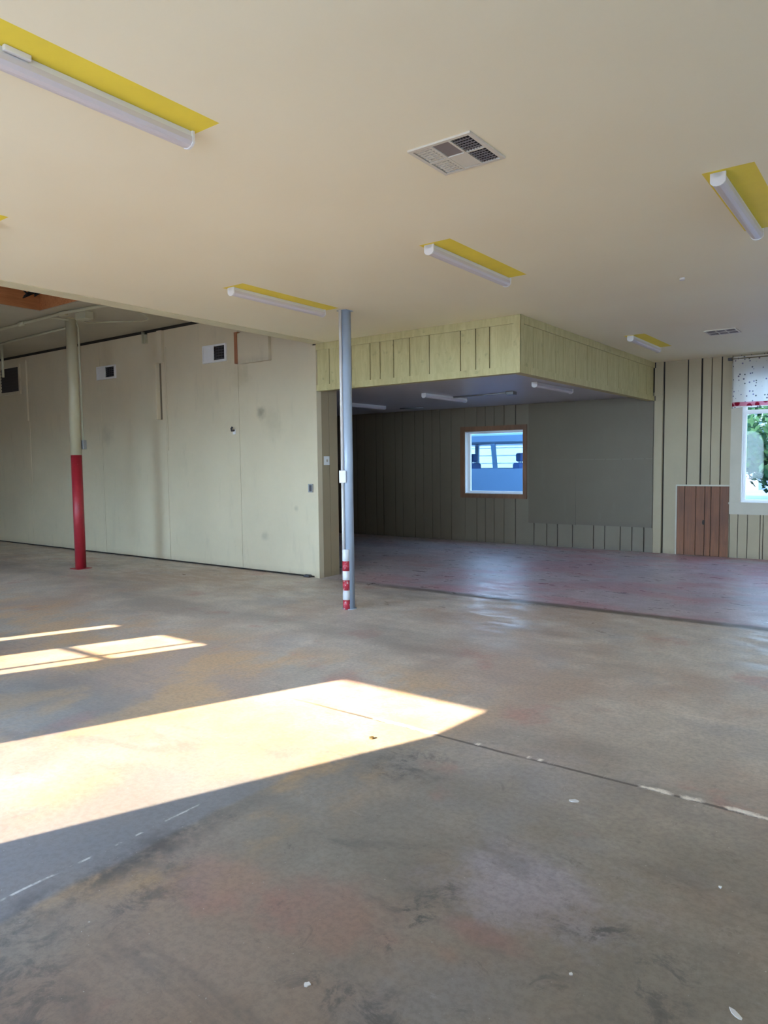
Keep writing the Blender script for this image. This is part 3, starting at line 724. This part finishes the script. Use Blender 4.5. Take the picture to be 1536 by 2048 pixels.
# added unseen roof and side wall keep sun out of the fill opening
mb = MB(); mb.box(-3.48, 6.5, Yf-5.2, Yf-.125, 2.721, 2.9)
mb.box(-3.48, -3.36, Yf-5.2, Yf-.125, -.1, 2.72)
for px in (-1.0, 2.0, 5.0): mb.box(px-.08, px+.08, Yf-5.15, Yf-5.0, -.1, 2.72)
struct('added_sun_screen', mb, M['white_paint'])
struct('roof', MB().box(XL-.3, XR+.3, Yf-.121, Yb+.3, Zl+.42, Zl+.6).box(XL-.2, XL-.121, Yf, Yb+.2, 0, Zl+.42).box(XR+.121, XR+.2, Yf-.12, Yb+.2, Zc+.14, Zl+.42).box(XL-.2, XR+.2, Yb+.151, Yb+.2, Zc, Zl+.42), M['ext_wall'])
# ------------------------------------------------------------------ outside
t = NT('asphalt_and_gravel'); c = t.ramp(t.noise(3, 6, 0.7), [(0.3, lin(150, 147, 142)), (0.7, lin(176, 172, 167))]); t.bsdf(c, .9); M['ground'] = t.m
struct('ground_outside', MB().box(-60, 60, -40, Yf-.125, -.25, -.1), M['ground'])
M['yard'] = paint('grey_yard_gravel', (64, 72, 84), .9, .15, .8)
struct('ground_yard', MB().box(-60, 60, Yb+.21, 90, -.25, -.1), M['yard'])
struct('added_shade_block', MB().box(XL-.2, -5.5, Yb-4, Yb+.2, Zl+.61, 8.2), M['ext_wall'])  # unseen block added to cast shade on the siding beyond the van
M['bounce_slab'] = paint('bounce_slab_grey', (118, 114, 107), .9)
struct('added_bounce_slab', MB().box(-14, -3.5, Yf-9, Yf-.126, -.0999, -.06), M['bounce_slab'])  # unseen slab added to bounce sunlight through the openings onto the ceiling
# blue van
M['van_blue'] = paint('blue_car_paint', (88, 118, 142), .3, .04)
M['siding'] = paint('pale_siding_paint', (112, 126, 130), .6)
M['van_seat'] = paint('blue_grey_seat', (66, 98, 150), .8)
M['rubber'] = paint('black_rubber', (30, 30, 32), .8)
VX, VY = -8.4, 15.0
van = thing('van', 'blue van parked close outside the small alcove window', 'van', (VX, VY, -.1))
Lh = 2.5; Wv = 1.9
mb = MB()
mb.box(-Lh, Lh, 0, .06, .45, 1.42).box(-Lh, Lh, Wv-.06, Wv, .45, 1.42).box(-Lh, -Lh+.06, .06, Wv-.06, .45, 1.42).box(Lh-.5, Lh, .06, Wv-.06, .45, 1.35).box(-Lh, Lh, .06, Wv-.06, .35, .5)
mb.build('body', M['van_blue'], van)
mb = MB(); mb.box(-Lh+.1, Lh-.7, .03, Wv-.03, 1.99, 2.25, 0, .06); mb.build('roof', M['van_blue'], van)
mb = MB()
for px, lean in ((-Lh+.15, 0), (-.95, .0), (.46, .06), (1.55, .25)):
    for yy in (.03, Wv-.09):
        mb = MB(); mb.prism([(px-.05+lean*0, yy, 2.0), (px+.05, yy, 2.0), (px+.05+lean, yy, 1.40), (px-.05+lean, yy, 1.40)], (0, .06, 0)); mb.build('pillar', M['van_blue'], van)
for sx in (.92, -.35):
    mb = MB(); mb.box(sx-.12, sx+.08, .35, .85, .9, 1.55, 0, .05).box(sx-.1, sx+.04, .48, .72, 1.58, 1.78, 0, .04).tube([(sx-.03, .55, 1.5), (sx-.03, .55, 1.62)], .015, 6).tube([(sx-.03, .65, 1.5), (sx-.03, .65, 1.62)], .015, 6)
    mb.box(sx-.12, sx+.5, .35, .85, .6, .95, 0, .05); mb.build('seat', M['van_seat'], van)
mb = MB(); mb.tube([(1.05+.07*math.cos(a), .6+.19*math.cos(a)*0+.19*math.sin(a), 1.38+.17*math.cos(a)) for a in [k*math.pi/8 for k in range(17)]], .018, 8); mb.build('steering_wheel', M['rubber'], van)
for wx in (-1.6, 1.6):
    for yy in (-.02, Wv-.2):
        MB().tube([(wx, yy, .34), (wx, yy+.22, .34)], .34, 24).build('wheel', M['rubber'], van)
MB().box(-Lh+.2, 1.6, .02, .026, 1.43, 1.99).build('side_window', M['glass'], van)
# white lap-sided building beyond the van
sd = thing('sided_building', 'white lap-sided building beyond the blue van', 'building', (-12, 20.5, -.1))
mb = MB()
for k in range(14):
    z0 = .1+.24*k; mb.prism([(-7, 0, z0), (-7, -.035, z0), (-7, -.008, z0+.24), (-7, 0, z0+.24)], (10.8, 0, 0))
mb.build('siding', M['siding'], sd)
MB().box(-7, 3.8, .001, 6, 0, 3.5).build('wall', M['siding'], sd)
MB().prism([(-7.4, -.5, 3.45), (-7.4, 6.5, 3.45), (-7.4, 3, 5.0)], (11.6, 0, 0)).build('roof', M['ground'], sd)
# tree and shed beyond the right window
t = NT('leaf_green'); c = t.ramp(t.noise(3, 3), [(0.3, lin(30, 50, 32)), (0.7, lin(54, 80, 52))])
df = t.n('ShaderNodeBsdfDiffuse'); tl = t.n('ShaderNodeBsdfTranslucent'); t.l(c, df.inputs[0]); t.l(c, tl.inputs[0]); mx = t.n('ShaderNodeMixShader'); mx.inputs[0].default_value = .4
t.l(df.outputs[0], mx.inputs[1]); t.l(tl.outputs[0], mx.inputs[2]); t.l(mx.outputs[0], t.out.inputs[0]); M['leaf'] = t.m
M['bark'] = paint('bark', (92, 80, 66), .9, .2, 6)
def tree(x, y, hgt, rad, label, nblob=9, nleaf=2600, low=.35, ls=.16):
    t = thing('tree', label, 'tree', (x, y, -.1), 0, 'trees outside the right window')
    mb = MB(); mb.tube([(0, 0, 0), (.05, .03, hgt*.35), (-.05, 0, hgt*.7)], [.16, .12, .05], 10)
    for k in range(5):
        a = k*1.26; mb.tube([(0, 0, hgt*(.3+.07*k)), (rad*.4*math.cos(a), rad*.4*math.sin(a), hgt*(.45+.08*k))], [.06, .02], 6)
    mb.build('trunk', M['bark'], t)
    mb = MB(); bl = []
    for k in range(nblob):
        a = random.uniform(0, 6.28); rr = rad*random.uniform(.2, .7)
        bl.append((Vector((rr*math.cos(a), rr*math.sin(a), hgt*random.uniform(low, .92))), rad*random.uniform(.35, .55)))
    for k in range(nleaf):
        c, r = random.choice(bl); d = Vector((random.gauss(0, 1), random.gauss(0, 1), random.gauss(0, 1))).normalized()
        p = c+d*r*random.uniform(.6, 1.05); u = Vector((random.gauss(0, 1), random.gauss(0, 1), random.gauss(0, 1))).normalized(); v = d.cross(u)
        if v.length < 1e-3: continue
        v.normalize(); u = (d.cross(v)+d*random.uniform(-.4, .4)).normalized(); s = ls*random.uniform(.6, 1.3)
        mb.quad([p-u*s, p-v*s*.45, p+u*s, p+v*s*.45])
    mb.build('foliage', M['leaf'], t); return t
tree(-3.4, 26, 6.5, 2.4, 'bright green leafy tree outside the right-hand window', low=.22)
tree(-1.2, 30, 7.5, 2.8, 'second tree behind the leafy one, outside the right-hand window', low=.2)
sh = thing('shed', 'small white shed on the yard outside the right-hand window', 'shed', (-6.75, 40, -.1))
mb = MB(); mb.box(-.5, .5, 0, 1.2, 0, .85); mb.build('wall', M['siding'], sh)
MB().prism([(-.6, -.1, .85), (.6, -.1, .85), (0, -.1, 1.2)], (0, 1.4, 0)).build('roof', M['steel'], sh)
MB().box(-.05, .3, -.03, 0, 0, .7).build('door', M['dark_grille'], sh)

hd = thing('hedge', 'tall hazy hedge far off behind the trees outside the right-hand window', 'hedge', (-8, 58, -.1))
M['hedge'] = paint('hazy_hedge_green', (50, 64, 58), .9, .25, 1.5)
mb = MB(); mb.box(-17, 17, 0, 3, 0, 5.5)
for k in range(5000):
    p = Vector((random.uniform(-17, 17), -random.uniform(0, .5), random.uniform(0, 6.6))); s_ = random.uniform(.15, .35)
    u = Vector((random.gauss(0, 1), random.gauss(0, .4), random.gauss(0, 1))).normalized(); v = Vector((u.z, random.uniform(-.5, .5), -u.x))
    mb.quad([p-u*s_, p-v*s_*.5, p+u*s_, p+v*s_*.5])
mb.build('foliage', M['hedge'], hd)
# ------------------------------------------------------------------ sky, sun, camera
w = bpy.data.worlds.new('sky'); scene.world = w; w.use_nodes = True
nt = w.node_tree; nt.nodes.clear()
tc = nt.nodes.new('ShaderNodeTexCoord'); sp = nt.nodes.new('ShaderNodeSeparateXYZ'); nt.links.new(tc.outputs['Generated'], sp.inputs[0])
rp = nt.nodes.new('ShaderNodeValToRGB'); nt.links.new(sp.outputs[2], rp.inputs[0])
rp.color_ramp.elements[0].position = 0.0; rp.color_ramp.elements[0].color = (.52, .75, 1.0, 1)
rp.color_ramp.elements[1].position = 0.7; rp.color_ramp.elements[1].color = (.30, .53, 1.0, 1)
dt = nt.nodes.new('ShaderNodeVectorMath'); dt.operation = 'DOT_PRODUCT'; nt.links.new(tc.outputs['Generated'], dt.inputs[0])
dt.inputs[1].default_value = Vector((-.417, -1.0, .3)).normalized()
mr = nt.nodes.new('ShaderNodeMapRange'); mr.interpolation_type = 'SMOOTHSTEP'; nt.links.new(dt.outputs['Value'], mr.inputs[0])
mr.inputs[1].default_value = -.1; mr.inputs[2].default_value = 1.0; mr.inputs[3].default_value = 2.4; mr.inputs[4].default_value = 20.0
bg = nt.nodes.new('ShaderNodeBackground'); nt.links.new(rp.outputs[0], bg.inputs[0]); nt.links.new(mr.outputs[0], bg.inputs[1])
ow = nt.nodes.new('ShaderNodeOutputWorld'); nt.links.new(bg.outputs[0], ow.inputs[0])

K = .517
d = Vector((.417, 1.0, -K)).normalized()
sl = bpy.data.lights.new('sun', 'SUN'); sl.energy = 12.5; sl.angle = math.radians(.55); sl.color = (1.0, .83, .62)
so = bpy.data.objects.new('sun', sl); COL.objects.link(so); so.rotation_euler = d.to_track_quat('-Z', 'Y').to_euler(); so.location = (-10, -20, 12)

cam = bpy.data.cameras.new('camera'); co = bpy.data.objects.new('camera', cam); COL.objects.link(co)
f_, yaw, pitch, roll = 1432.77, 0.6368, -0.0693, -0.0118
fwd = Vector((-math.sin(yaw)*math.cos(pitch), math.cos(yaw)*math.cos(pitch), math.sin(pitch)))
r0 = Vector((math.cos(yaw), math.sin(yaw), 0)); u0 = r0.cross(fwd)
r2 = r0*math.cos(roll)+u0*math.sin(roll); u2 = r2.cross(fwd)
mat = Matrix((r2, u2, -fwd)).transposed().to_4x4(); mat.translation = (0, 0, 1.5)
co.matrix_world = mat
cam.sensor_fit = 'VERTICAL'; cam.sensor_height = 36.0; cam.lens = f_/2048*36.0; cam.clip_start = .05; cam.clip_end = 500
scene.camera = co
scene.view_settings.view_transform = 'Standard'; scene.view_settings.look = 'None'; scene.view_settings.gamma = 1.0
scene.view_settings.exposure = 1.42; scene.view_settings.use_curve_mapping = False
scene.cycles.use_denoising = True; scene.cycles.max_bounces = 14; scene.cycles.diffuse_bounces = 8; scene.cycles.transparent_max_bounces = 12
scene.cycles.sample_clamp_indirect = 8.0; scene.cycles.caustics_reflective = False; scene.cycles.caustics_refractive = False
